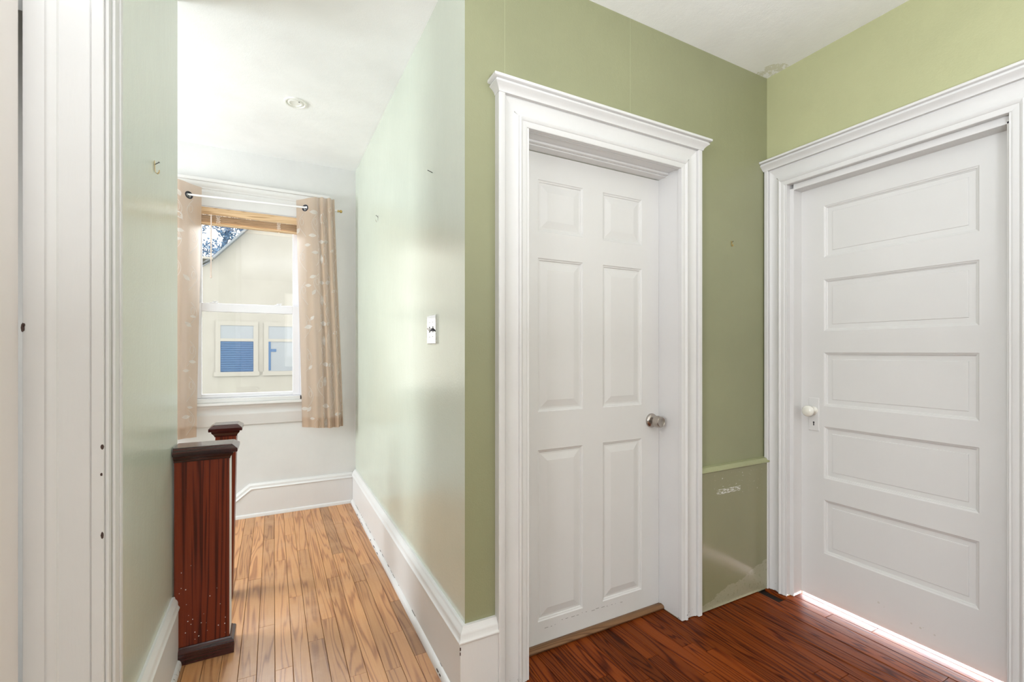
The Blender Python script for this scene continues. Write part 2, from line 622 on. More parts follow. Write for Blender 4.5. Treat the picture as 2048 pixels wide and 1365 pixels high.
def casing_set(root, O, A, N, w, zo, scale=1.0, mat=None, wl=1.0, wr=1.0, z0=0.0):
    """O origin at left opening edge on the wall face (x,y); A unit along the wall; N unit out of the wall; w opening width"""
    mat = mat or M_TRIM
    O, A, N = Vector((O[0], O[1], 0)), Vector((A[0], A[1], 0)), Vector((N[0], N[1], 0))
    Z = Vector((0, 0, 1))
    for side, sx in ((-1, wl), (1, wr)):
        m = MB()
        base = O if side < 0 else O + A * w
        r0 = [base + A * (side * a * sx) + N * (b * scale) + Z * z0 for a, b in CAS]
        r1 = [base + A * (side * a * sx) + N * (b * scale) + Z * (zo + min(a, HEADH)) for a, b in CAS]
        m.rings([r0, r1])
        m.build('side_casing', mat, root, smooth=True)
    hp = [(a, b) for a, b in CAS if a <= 0.092]
    hp = hp + [(HEADH, hp[-1][1]), (HEADH, 0)]
    m = MB()
    r0 = [O - A * (a * wl) + N * (b * scale) + Z * (zo + a) for a, b in hp]
    r1 = [O + A * (w + a * wr) + N * (b * scale) + Z * (zo + a) for a, b in hp]
    m.rings([r0, r1])
    m.build('head_casing', mat, root, smooth=True)


COR = [(0, 0), (.036, 0), (.037, .004), (.040, .010), (.047, .018), (.0545, .0235), (.056, .025), (.056, .0285), (.052, .030), (.0525, .0345), (.062, .036), (.064, .038), (.064, .0465), (.062, .048), (0, .048)]


def cornice(root, O, A, N, w, z, over, mat, h=1.0):
    """wraps three sides: mitred returns at both ends"""
    O, A, N = Vector((O[0], O[1], 0)), Vector((A[0], A[1], 0)), Vector((N[0], N[1], 0))
    m = MB()
    L, R = O - A * 0.0, O + A * w
    prof = COR
    rings = []
    for corner in range(4):
        ring = []
        for b, dz in prof:
            e = max(0.0, b - 0.034)
            if corner == 0:
                p = L - A * e
            elif corner == 1:
                p = L - A * e + N * b
            elif corner == 2:
                p = R + A * e + N * b
            else:
                p = R + A * e
            ring.append(p + Vector((0, 0, z + dz * h)))
        rings.append(ring)
    m.rings(rings)
    return m.build('cornice', mat, root, smooth=True)


# --- trim of the middle door
t1 = empty('trim_1', (1.22, YM, 0))
struct(t1, 'white moulded casing with a cornice around the six-panel door', 'door trim')
casing_set(t1, (0.823, YM), (1, 0), (0, -1), 0.793, 2.030, z0=0.004)
cornice(t1, (0.703, YM), (1, 0), (0, -1), 1.033, 2.126, 0.03, M_TRIM)
m = MB()
m.box(0.812, 0.832, 1.456, 1.64, 0.003, 2.04)
m.box(1.6215, 1.642, 1.456, 1.64, 0.003, 2.04)
m.build('side_jamb', M_TRIMC, t1)
m = MB()
m.box(0.832, 1.6215, 1.456, 1.64, 2.0355, 2.056)
m.box(0.832, 1.6215, 1.478, 1.484, 2.030, 2.0355)
m.box(0.832, 1.6215, 1.535, 1.594, 2.0265, 2.0355)
m.box(0.832, 1.6215, 1.552, 1.594, 2.022, 2.0265)
m.build('head_jamb', M_TRIMC, t1, bevel=0.001)


def nested_panel(name, mat, parent, P, U, V, N, u0, u1, v0, v1, loops):
    """nested rectangular loops; loops: (inset, depth) depth negative = behind the face"""
    P, U, V, N = Vector(P), Vector(U), Vector(V), Vector(N)
    m = MB()
    rings = []
    for ins, d in loops:
        a0, a1, b0, b1 = u0 + ins, u1 - ins, v0 + ins, v1 - ins
        rings.append([P + U * a + V * b + N * d for a, b in ((a0, b0), (a1, b0), (a1, b1), (a0, b1))])
    m.rings(rings, cap=False)
    m.poly(rings[-1])
    o = m.build(name, mat, parent, recalc=False)
    me = o.data
    # make sure the faces look along N
    if me.polygons[len(me.polygons) - 1].normal.dot(N) < 0:
        me.flip_normals()
    return o


def door_leaf(name, mat, P, U, N, u0, u1, z0, z1, holes, thick):
    """stiles and rails: the face grid minus the panel holes, plus sides and a solid core behind the panels"""
    P, U, N = Vector(P), Vector(U), Vector(N)
    us = sorted({u0, u1} | {h[0] for h in holes} | {h[1] for h in holes})
    zs = sorted({z0, z1} | {h[2] for h in holes} | {h[3] for h in holes})
    m = MB()
    for a, b in zip(us, us[1:]):
        for c, d in zip(zs, zs[1:]):
            if any(h[0] <= a and b <= h[1] and h[2] <= c and d <= h[3] for h in holes):
                continue
            pts = [P + U * x + Vector((0, 0, z)) for x, z in ((a, c), (b, c), (b, d), (a, d))]
            m.poly(pts)
    cs = [(u0, z0), (u1, z0), (u1, z1), (u0, z1)]
    for i in range(4):
        (a, c), (b, d) = cs[i], cs[(i + 1) % 4]
        m.poly([P + U * a + Vector((0, 0, c)), P + U * b + Vector((0, 0, d)), P + U * b + Vector((0, 0, d)) - N * thick, P + U * a + Vector((0, 0, c)) - N * thick])
    m.poly([P + U * a + Vector((0, 0, c)) - N * thick for a, c in cs])
    o = m.build(name, mat, recalc=False)
    bm = bmesh.new()
    bm.from_mesh(o.data)
    bmesh.ops.remove_doubles(bm, verts=bm.verts, dist=1e-6)
    bm.to_mesh(o.data)
    bm.free()
    for p in o.data.polygons:
        pass
    bm = bmesh.new()
    bm.from_mesh(o.data)
    bmesh.ops.recalc_face_normals(bm, faces=bm.faces)
    f = [f for f in bm.faces if abs(f.normal.dot(N)) > 0.9 and abs((f.calc_center_median() - P).dot(N)) < 1e-4]
    if f and f[0].normal.dot(N) < 0:
        bmesh.ops.reverse_faces(bm, faces=bm.faces)
    bm.to_mesh(o.data)
    bm.free()
    return o


# --- six-panel door (middle)
YD = 1.595
px = [(0.953, 1.179), (1.286, 1.513)]
pz = [(0.106, 0.806), (0.962, 1.591), (1.700, 1.911)]
holes = [(a, b, c, d) for a, b in px for c, d in pz]
d1 = door_leaf('door_1', M_DOOR, (0, YD, 0), (1, 0, 0), (0, -1, 0), 0.834, 1.6205, 0.016, 2.019, holes, 0.035)
struct(d1, 'closed white six-panel door in the middle wall', 'door')
SIX = [(0, 0), (.003, -.0035), (.008, -.005), (.010, -.0085), (.013, -.009), (.0135, -.0085), (.018, -.0085), (.047, -.0022), (.049, -.0022)]
for a, b, c, d in holes:
    nested_panel('panel', M_DOOR, d1, (0, YD, 0), (1, 0, 0), (0, 0, 1), (0, -1, 0), a, b, c, d, SIX)
kn = MB()
K = (1.572, YD, 0.885)
kn.lathe([(0.0, 0), (.0335, 0), (.0335, .003), (.031, .009), (.027, .0125), (.016, .014), (.012, .016), (.0118, .027), (.0135, .0285), (.022, .030), (.0265, .034), (.0272, .040), (.0258, .058), (.0235, .063), (.0215, .0638), (.0195, .0628), (0, .0622)], K, (0, -1, 0), 40)
tag(kn.build('knob', M_NICKEL, d1, smooth=True), 'satin nickel round door knob')
m = MB()
m.lathe([(0, 0), (.003, 0), (.003, .001), (0, .001)], (K[0] - 0.022, YD - 0.0125, K[2] + 0.001), (0, -1, 0), 10)
m.build('knob_pinhole', M_BLACK, d1)
# scuff line on the bottom rail
m = MB()
for i in range(16):
    x = 0.985 + i * 0.0265 + rnd.uniform(-.004, .004)
    z = 0.088 - 0.0006 * i + rnd.uniform(-.003, .003) - (0.014 if i < 3 else 0)
    l = rnd.choice([.003, .006, .012, .018])
    m.box(x, x + l, YD - .0004, YD + .0002, z, z + .0011)
tag(m.build('scuff_mark', M_CHIP, d1), kind='stuff')

# threshold strip under it
m = MB()
pr = [(0.0, 0.0), (-.034, 0.0), (-.0385, .004), (-.040, .010), (-.037, .016), (-.030, .0195), (-.018, .0205), (-.010, .0165), (-.002, .0155), (0, .012)]
m.rings([[(x, 1.600 + a, 0.0005 + b) for a, b in pr] for x in (0.8335, 1.620)])
o = m.build('threshold_strip', M_THRESH, smooth=True)
tag(o, 'rounded brown wooden threshold strip under the six-panel door', 'threshold')

# --- trim of the right door (wall_right), A runs toward the viewer (-Y)
t2 = empty('trim_2', (XD, 0.98, 0))
struct(t2, 'white moulded casing with a cornice around the five-panel door', 'door trim')
casing_set(t2, (XD, 1.371), (0, -1), (-1, 0), 0.781, 2.030, wl=0.82, z0=0.004)
cornice(t2, (XD, 1.4694), (0, -1), (-1, 0), 0.9994, 2.126, 0.03, M_TRIM)
m = MB()
m.box(2.236, 2.378, 1.3645, 1.382, 0.003, 2.05)
m.box(2.236, 2.2395, 1.3605, 1.3645, 0.003, 2.033)
m.box(2.2675, 2.3352, 1.3475, 1.3645, 0.003, 2.012)
m.box(2.2675, 2.276, 1.3455, 1.3475, 0.003, 2.012)
m.box(2.236, 2.378, 0.580, 0.5965, 0.003, 2.05)
m.box(2.2675, 2.3352, 0.5965, 0.610, 0.003, 2.012)
m.build('side_jamb', M_TRIMC, t2, bevel=0.0012)
m = MB()
m.box(2.236, 2.378, 0.5965, 1.3645, 2.034, 2.052)
m.box(2.2675, 2.3352, 0.5965, 1.3475, 2.0035, 2.034)
m.build('head_jamb', M_TRIMC, t2, bevel=0.0012)

# --- five-panel door (right): U runs toward the viewer
XF = 2.335
P0 = (XF, 1.3455, 0)
W2 = 0.748
pz = [(0.242, 0.499), (0.602, 0.850), (0.948, 1.204), (1.306, 1.553), (1.658, 1.906)]
holes = [(0.1025, 0.6455, c, d) for c, d in pz]
d2 = door_leaf('door_2', M_DOOR, P0, (0, -1, 0), (-1, 0, 0), -0.012, W2 + 0.004, 0.0155, 2.012, holes, 0.036)
struct(d2, 'closed white door with five wide panels in the right wall', 'door')
FIVE = [(0, 0), (.0035, -.003), (.0075, -.0045), (.0085, -.008), (.012, -.0095), (.0125, -.0115), (.032, -.0118), (.0335, -.0095), (.036, -.0092)]
for a, b, c, d in holes:
    nested_panel('panel', M_DOOR, d2, P0, (0, -1, 0), (0, 0, 1), (-1, 0, 0), a, b, c, d, FIVE)
m = MB()
KZ = 0.925
m.rings([[(XF - .0005, y, z), (XF - .0030, y, z)] for y, z in ()] or [[(XF, 1.312, .823), (XF, 1.263, .823), (XF, 1.263, .984), (XF, 1.312, .984)],
        [(XF - .0022, 1.312, .823), (XF - .0022, 1.263, .823), (XF - .0022, 1.263, .984), (XF - .0022, 1.312, .984)],
        [(XF - .0034, 1.309, .826), (XF - .0034, 1.266, .826), (XF - .0034, 1.266, .981), (XF - .0034, 1.309, .981)]])
pl = m.build('lock_plate', M_DOOR, d2)
m = MB()
m.lathe([(0, 0), (.0042, 0), (.0042, .0006), (0, .0006)], (XF - .0034, 1.287, .864), (-1, 0, 0), 12)
m.poly([(XF - .0040, 1.2892, .861), (XF - .0040, 1.2848, .861), (XF - .0040, 1.2840, .849), (XF - .0040, 1.2900, .849)])
tag(m.build('keyhole', M_BLACK, pl), 'black keyhole')
m = MB()
m.lathe([(0, 0), (.019, 0), (.019, .0035), (.015, .006), (.0095, .009), (.009, .028), (.0125, .030), (.0195, .0335), (.0248, .040), (.0272, .0475), (.0262, .054), (.022, .0595), (.014, .063), (.005, .0643), (0, .0645)], (XF - .0034, 1.287, KZ - 0.003), (-1, 0, 0), 36)
tag(m.build('knob', M_PORC, d2, smooth=True), 'cream porcelain door knob')
# dark smudges near the bottom rail
m = MB()
for y, z, w_, h_ in ((1.02, .115, .008, .010), (1.00, .105, .003, .003), (.905, .085, .006, .016), (.875, .082, .007, .018), (.866, .088, .003, .012), (.83, .078, .006, .016)):
    m.lathe([(0, 0), (w_ * .6, 0), (w_ * .5, .0003), (0, .0003)], (XF, y, z), (-1, 0, 0), 9)
tag(m.build('smudge', plain('smudge', (0.56, 0.54, 0.49), 0.7), d2), kind='stuff')

# --- cased doorway on the left with an opened slab door
t3 = empty('trim_3', (-0.43, 1.43, 0))
struct(t3, 'wide white door casing at the left edge with worn vertical grooves', 'door trim')
m = MB()
C3 = [(0, 0), (0, .030), (.002, .0315), (.036, .0315), (.039, .034), (.0425, .0345), (.046, .0335), (.0565, .0325), (.058, .030), (.0595, .0285), (.112, .0285), (.1135, .0265), (.115, .0285),
      (.117, .031), (.137, .0315), (.1385, .030), (.1385, 0)]
m.rings([[(-0.4935 + a, 1.43 - b, z) for a, b in C3] for z in (0.0, 2.040)])
m.build('side_casing', M_TRIM, t3, smooth=True)
m = MB()
m.rings([[(-1.2765 - a, 1.43 - b, z) for a, b in C3] for z in (0.0, 2.040)])
m.build('side_casing', M_TRIM, t3, smooth=True)
m = MB()
m.rings([[(x, 1.43 - b, 2.041 + a * .8) for a, b in C3] for x in (-1.416, -0.3555)])
m.build('head_casing', M_TRIM, t3, smooth=True)
cornice(t3, (-1.416, 1.43), (1, 0), (0, -1), 1.056, 2.152, 0.03, M_TRIM)
m = MB()
m.box(-0.3550, -0.3475, 1.408, 1.4300, 0.0, 2.61)
m.box(-0.3470, -0.3405, 1.428, 1.462, 0.0, 2.61)
m.box(-0.3450, -0.3385, 1.466, 1.484, 0.0, 2.61)
m.build('corner_bead', M_TRIM, t3, bevel=0.002)
m = MB()
m.box(-0.512, -0.500, 1.46, 1.50, 0, 2.03)
m.box(-1.27, -1.258, 1.425, 1.50, 0, 2.03)
m.box(-1.258, -0.512, 1.425, 1.50, 2.02, 2.036)
m.build('jamb', M_TRIM, t3)
for (x, y, z, r, h) in ((-0.4925, 1.398, 1.262, .0035, .010), (-0.4905, 1.398, 1.268, .002, .004), (-0.357, 1.3985, 0.985, .003, .007), (-0.3585, 1.3985, 0.92, .002, .004), (-0.357, 1.3985, 0.776, .003, .008)):
    m = MB()
    m.rings([[(x + r * math.cos(t) * rnd.uniform(.7, 1.2), y - dy, z + h * math.sin(t) * rnd.uniform(.7, 1.2)) for t in [k * math.pi / 4 for k in range(8)]] for dy in (0, 0.0012)])
    m.build('paint_chip', M_CHIP, t3)
P3 = (-0.4985, 1.394, 0)
holes = [(0.115, 0.64, c, d) for c, d in ((.25, .9), (1.05, 1.9))]
d3 = door_leaf('door_3', M_DOORC, P3, (0, -1, 0), (1, 0, 0), 0.0, 0.75, 0.012, 2.018, holes, 0.036)
struct(d3, 'cream white door slab standing open at the far left edge', 'door')
for a, b, c, d in holes:
    nested_panel('panel', M_DOORC, d3, P3, (0, -1, 0), (0, 0, 1), (1, 0, 0), a, b, c, d, FIVE)

# ------------------------------------------------------------------ baseboards and dado
BOARD = [(0, 0), (.027, 0), (.027, .214), (.0255, .2155), (0, .2155)]
CAP = [(0, .2155), (.030, .2155), (.033, .219), (.033, .223), (.030, .226), (.026, .231), (.0255, .243), (.022, .250), (.015, .256), (.013, .263), (.011, .2655), (0, .2655)]
SHOE = [(.027, 0), (.043, 0), (.0435, .008), (.041, .017), (.035, .024), (.027, .027)]
bb = empty('baseboard_passage', (XB, YM, 0))
struct(bb, 'tall white baseboard along the pale green right wall, chipped along its foot', 'baseboard')
path = [(XB, 3.822), (XB, YM), (0.706, YM)]
nn = [(-1, 0), (0, -1)]
sweep(MB(), BOARD, path, nn).build('board', M_TRIMC, bb)
sweep(MB(), CAP, path, nn).build('cap_moulding', M_TRIMC, bb, smooth=True)
sweep(MB(), SHOE, [(XB, 3.822), (XB, 1.452)], [(-1, 0)]).build('shoe_moulding', M_TRIMC, bb, smooth=True)
m = MB()
for i in range(46):
    y = rnd.choice([rnd.uniform(2.6, 3.7), rnd.uniform(1.5, 3.7)])
    l = rnd.uniform(.006, .035)
    z = rnd.choice([.026, .0265, .012])
    x = XB - .0272 - (.0165 if z < .02 else 0.0)
    m.box(x - .0006, x + .0015, y, y + l, z, z + rnd.uniform(.002, .005))
m.box(0.5585, 0.5625, 1.4465, 1.449, .219, .2265)
m.box(0.5585, 0.562, 1.4465, 1.449, .196, .206)
m.box(0.5585, 0.561, 1.4465, 1.449, .180, .190)
tag(m.build('paint_chip', M_CHIP, bb), kind='stuff')

bb = empty('baseboard_left', (XE, 1.8, 0))
struct(bb, 'white baseboard on the short left wall, ending at the dark newel post', 'baseboard')
path = [(XE, 1.486), (XE, 2.153)]
nn = [(1, 0)]
sweep(MB(), [(a * .75, b) for a, b in BOARD], path, nn).build('board', M_TRIM, bb)
sweep(MB(), [(a * .75, b) for a, b in CAP], path, nn).build('cap_moulding', M_TRIMC, bb, smooth=True)
sweep(MB(), [(a * .75, b) for a, b in SHOE], path, nn).build('shoe_moulding', M_TRIM, bb, smooth=True)

bb = empty('baseboard_back', (0.2, YC, 0))
struct(bb, 'white baseboard under the window, dropping in a slope at the stair', 'baseboard')


def skirt(y0, y1, top, x1=0.559):
    """profile in XZ: level then follows the stair down to the left"""
    m = MB()
    pts = [(x1, 0.0), (x1, top), (-0.142, top), (-0.142 - 1.3, top - 1.3 * 0.80), (-0.142 - 1.3, top - 1.3 * .8 - .62), (-0.246, -0.33), (-0.246, 0.0)]
    m.rings([[(x, y0, z) for x, z in pts], [(x, y1, z) for x, z in pts]])
    return m


skirt(3.823, 3.85, 0.200).build('board', M_TRIMC, bb)
m = MB()
pr = [(0, 0), (.030, 0), (.032, .004), (.030, .009), (.024, .014), (.022, .028), (.013, .036), (.011, .041), (0, .041)]
for q in (((0.562, 0.199), (-0.142, 0.199)), ((-0.142, 0.199), (-1.40, 0.199 - 1.258 * .8))):
    pass
sl = Vector((-1, 0, -0.8)).normalized()
rings = []
for (x, z, dx, dz) in ((0.562, .199, 0, 1), (-0.142, .199, math.tan(math.atan(.8) / 2) * -1 * -1 * -1, 1), (-1.4, .199 - 1.258 * .8, -.62, .78)):
    rings.append([(x + dx * b, YC - a, z + dz * b) for a, b in pr])
m.rings(rings)
m.build('cap_moulding', M_TRIMC, bb, smooth=True)
m = MB()
sh = [(.027, 0), (.040, 0), (.040, .010), (.036, .020), (.027, .025)]
m.rings([[(x, YC - a, b) for a, b in sh] for x in (-0.244, 0.545)])
m.build('shoe_moulding', M_TRIMC, bb, smooth=True)

dd = empty('trim_4', (2.0, YM, 0))
struct(dd, 'olive painted dado board with a cap, scuffed white, between the two doors', 'wall trim')
m = MB()
m.box(1.7365, 2.2535, 1.453, YM, 0.006, 0.645)
m.build('board', M_DADO, dd)
m = MB()
pr = [(0, .645), (.026, .645), (.029, .648), (.0285, .654), (.024, .660), (.019, .668), (0, .670)]
m.rings([[(x, YM - a, b) for a, b in pr] for x in (1.737, 2.253)])
m.build('cap_moulding', M_DADOCAP, dd, smooth=True)

# ------------------------------------------------------------------ stair: treads going down to the left
st = empty('trim_5', (-0.25, 3.2, 0))
struct(st, 'wooden stair going down to the left behind the newel posts', 'stair')
for i in range(6):
    x1 = -0.255 - i * 0.25
    z1 = -0.19 * (i + 1) + 0.0
    m = MB()
    m.box(x1 - 0.28, x1 - 0.02, 2.66, 3.82, z1 - .03, z1)
    m.build('tread', M_HALLWOOD, st)
    m = MB()
    m.box(x1 - 0.02, x1, 2.66, 3.82, z1, z1 + 0.19 - 0.03 if i else z1 + .105)
    m.build('riser', M_TRIMC, st)
m = MB()
m.box(-2.5, -.255, 2.20, 2.66, -1.6, -.085)
m.build('stair_wall', M_WHITEWALL, st)

# ------------------------------------------------------------------ newel posts


def newel(name, x0, x1, y0, y1, zt, ov, label, lean=0.0, left_flush=False):
    r = empty(name, ((x0 + x1) / 2, (y0 + y1) / 2, 0))
    tag(r, label, 'newel post', 'stair newel posts')
    m = MB()
    m.rings([[(x0, y0, 0.001), (x1, y0, 0.001), (x1, y1, 0.001), (x0, y1, 0.001)],
             [(x0 + lean, y0, zt - .045), (x1 + lean, y0, zt - .045), (x1 + lean, y1, zt - .045), (x0 + lean, y1, zt - .045)]])
    m.build('shaft', M_MAHOG, r, bevel=0.0025)
    x0 += lean; x1 += lean
    # bed moulding: cove under the cap
    def lay(pr, nm, mat):
        mm = MB()
        rings = []
        for o_, z in pr:
            xl = x0 - (min(o_, 0.001) if left_flush else o_)
            rings.append([(xl, y0 - o_, z), (x1 + o_, y0 - o_, z), (x1 + o_, y1 + o_, z), (xl, y1 + o_, z)])
        mm.rings(rings)
        return mm.build(nm, mat, r)
    lay([(.001, zt - .058), (.003, zt - .058), (.004, zt - .052), (.008, zt - .046), (.013, zt - .040), (.015, zt - .036), (.015, zt - .031), (.012, zt - .030)], 'cap_moulding', M_CAPWOOD)
    lay([(.012, zt - .030), (ov - .002, zt - .030), (ov, zt - .028), (ov, zt - .016), (ov - .002, zt - .014), (ov - .020, zt)], 'cap', M_CAPWOOD)
    return r, lay


r, lay = newel('newel_post', XE + .006, -0.1575, 2.155, 2.245, 0.838, .030, 'dark cherry newel post in front, built against the short green wall', 0.0, True)
lay([(.0, 0.002), (.017, 0.002), (.018, .046), (.016, .052), (.007, .060), (.004, .064), (.0, .064)], 'base_moulding', M_CAPWOOD)
m = MB()
m.box(-0.1574, -0.1556, 2.1575, 2.2425, 0.07, 0.775)  # window glare on the post's right side, built as a white strip
tag(m.build('edge_glare', M_TRIMC, r), 'white strip standing for the window reflection on the post side')
m = MB()
for i in range(26):
    x, z = rnd.uniform(XE + .012, -0.17), abs(rnd.gauss(0.0, 0.16)) + .075
    s = rnd.uniform(.0008, .0022)
    m.lathe([(0, 0), (s, 0), (s * .6, .0005), (0, .0005)], (x, 2.155, z), (0, -1, 0), 6)
tag(m.build('paint_fleck', M_TRIMC, r), kind='stuff')
newel('newel_post', -0.265, -0.178, 2.60, 2.69, 0.855, .026, 'slimmer dark newel post standing behind the front one, below the window', 0.017)

# ------------------------------------------------------------------ window
win = empty('window_1', (-.15, YC, WZ0))
struct(win, 'white double-hung window at the end of the passage', 'window')
m = MB()
m.box(WX0, WX0 + .020, 3.835, 3.97, WZ0, WZ1)
m.box(WX1 - .020, WX1, 3.835, 3.97, WZ0, WZ1)
m.box(WX0, WX1, 3.835, 3.97, WZ1 - .02, WZ1)
m.box(WX0, WX1, 3.835, 3.97, WZ0, WZ0 + .032)
m.build('frame', M_VINYL, win, bevel=0.002)


def sash(nm, y0, y1, x0, x1, z0, z1, l, r_, b, t):
    m = MB()
    m.box(x0, x0 + l, y0, y1, z0, z1)
    m.box(x1 - r_, x1, y0, y1, z0, z1)
    m.box(x0 + l, x1 - r_, y0, y1, z0, z0 + b)
    m.box(x0 + l, x1 - r_, y0, y1, z1 - t, z1)
    s = m.build(nm, M_VINYL, win, bevel=0.003)
    m = MB()
    ym = (y0 + y1) / 2
    m.box(x0 + l - .004, x1 - r_ + .004, ym - .002, ym + .002, z0 + b - .004, z1 - t + .004)
    m.build('pane', M_GLASS, s)
    return s


lo_s = sash('lower_sash', 3.848, 3.878, WX0 + .021, WX1 - .021, 0.878, 1.552, .036, .050, .027, .060)
up_s = sash('upper_sash', 3.882, 3.912, WX0 + .021, WX1 - .021, 1.500, 2.224, .034, .048, .055, .03)
for x in (-.375, 0.03):
    m = MB()
    m.box(x - .022, x + .022, 3.848, 3.874, 1.552, 1.558)
    m.lathe([(0, 0), (.010, 0), (.010, .006), (.006, .009), (0, .009)], (x, 3.86, 1.558), (0, 0, 1), 12)
    m.tube([(x, 3.862, 1.563), (x + .018, 3.855, 1.565), (x + .026, 3.850, 1.564)], .003, 6)
    m.build('sash_lock', M_VINYL, win)
CW = 0.150
m = MB()
for side in (0, 1):
    base = WX0 + .012 if side == 0 else WX1 - .012
    sg = -1 if side == 0 else 1
    m.rings([[(base + sg * a * 1.2, YC - b * .8, z) for a, b in CAS] for z in (0.86, 2.40)])
m.build('side_casing', M_TRIMC, win, smooth=True)
m = MB()
HC = [(0, 2.232), (.020, 2.232), (.021, 2.236), (.021, 2.322), (.024, 2.326), (.024, 2.331), (.021, 2.334), (.021, 2.344), (.027, 2.350), (.027, 2.357), (.030, 2.361), (.040, 2.372), (.043, 2.380), (.043, 2.392), (.052, 2.396), (.054, 2.400), (.054, 2.416), (.052, 2.418), (0, 2.418)]
rings = []
for corner in range(4):
    ring = []
    for b, z in HC:
        e = max(0, b - .021)
        x = -.665 - e if corner < 2 else .352 + e
        y = YC if corner in (0, 3) else YC - b
        ring.append((x, y, z))
    rings.append(ring)
m.rings(rings)
m.build('head_casing', M_TRIMC, win, smooth=True)
m = MB()
m.box(-.665, .355, 3.786, 3.852, .826, .846)
m.box(WX0 + .02, WX1 - .02, 3.80, 3.86, .846, .872)
m.build('sill', M_TRIMC, win, bevel=0.004)
m = MB()
AP = [(0, .676), (.016, .676), (.018, .680), (.018, .745), (.022, .752), (.022, .760), (.018, .766), (.018, .795), (.024, .803), (.034, .812), (.038, .822), (.038, .826), (0, .826)]
m.rings([[(x, YC - a, b) for a, b in AP] for x in (-.64, .335)])
m.build('apron', M_TRIMC, win, smooth=True)

# blind
bl = empty('window_blind', (-.15, 3.82, 2.2))
tag(bl, 'tan slatted blind pulled up to the top of the passage window', 'blind')
BX0, BX1 = WX0 + .024, WX1 - .024
m = MB()
m.box(BX0, BX1, 3.815, 3.845, 2.178, 2.220)
m.build('head_rail', M_BLIND, bl, bevel=0.002)
m = MB()
m.box(BX0, BX1, 3.808, 3.8145, 2.166, 2.212)
m.build('valance', M_BLIND, bl, bevel=0.002)
for i in range(9):
    z = 2.118 + i * .0056
    m = MB()
    ys = [3.811 + k * .0075 for k in range(5)]
    arc = [.0016, .0035, .0041, .0035, .0016]
    m.rings([[(x, y, z + a) for y, a in zip(ys, arc)] + [(x, y, z + a - .0015) for y, a in list(zip(ys, arc))[::-1]] for x in (BX0 + .002, BX1 - .002)])
    o = m.build('slat', M_BLIND, bl)
m = MB()
m.box(BX0 + .002, BX1 - .002, 3.812, 3.842, 2.098, 2.113)
m.build('bottom_rail', M_BLIND, bl, bevel=0.003)
for x in (-.345, .035):
    m = MB()
    for dx in (-.010, 0.0, .010):
        m.tube([(x + dx, 3.8095, 2.168), (x + dx * .5, 3.8085, 2.14), (x + dx, 3.8095, 2.108)], .0014, 5)
    for k in range(3):
        z = 2.125 + k * .014
        m.tube([(x - .014, 3.808, z), (x, 3.8045, z - .006), (x + .014, 3.808, z + .002)], .0013, 5)
    m.lathe([(0, 0), (.005, 0), (.003, .01), (0, .01)], (x, 3.826, 2.089), (0, 0, 1), 8)
    m.build('ladder_cord', M_CORD, bl)
m = MB()
m.tube([(-.386, 3.800, 2.168), (-.386, 3.7985, 2.15)], .0022, 6)
m.tube([(-.386, 3.7985, 2.152), (-.387, 3.7975, 1.735)], .0042, 8)
m.lathe([(.0045, 0), (.006, .006), (.0045, .02)], (-.387, 3.7975, 1.722), (0, 0, 1), 8)
m.build('wand', M_WAND, bl, smooth=True)

# curtain rod
RY = 3.735
rod = empty('curtain_rod', (-.15, RY, 2.28))
tag(rod, 'thin white curtain rod across the window top with a small brass tip', 'curtain rod')


def rodz(x):
    return 2.268 + (x + .5) * .024


m = MB()
m.tube([(-.80, RY, rodz(-.8)), (-.3, RY, rodz(-.3)), (.1, RY, rodz(.1)), (.438, RY, rodz(.438))], .0068, 12)
m.build('pole', M_RODW, rod, smooth=True)
for x, s in ((.436, 1), (-.798, -1)):
    m = MB()
    m.lathe([(.0, 0), (.0085, 0), (.0085, .010), (.0055, .012), (.0055, .016), (.011, .020), (.0125, .026), (.010, .032), (.004, .036), (0, .036)], (x, RY, rodz(x)), (s, 0, 0), 14)
    m.build('finial', M_BRASS, rod, smooth=True)
for x in (.395, -.77):
    m = MB()
    m.box(x - .004, x + .004, RY - .002, YC - .0, rodz(x) - .014, rodz(x) - .008)
    m.box(x - .010, x + .010, YC - .003, YC, rodz(x) - .035, rodz(x) + .012)
    m.build('bracket', M_RODW, rod)


# curtains
def catmull(pts, n):
    out = []
    P = [Vector((a, b, 0)) for a, b in pts]
    for i in range(len(P) - 1):
        p0, p1, p2, p3 = P[max(i - 1, 0)], P[i], P[i + 1], P[min(i + 2, len(P) - 1)]
        for k in range(n):
            t = k / n
            out.append(0.5 * ((2 * p1) + (p2 - p0) * t + (2 * p0 - 5 * p1 + 4 * p2 - p3) * t * t + (3 * p1 - p0 - 3 * p2 + p3) * t ** 3))
    out.append(P[-1])
    return [(p.x, p.y) for p in out]


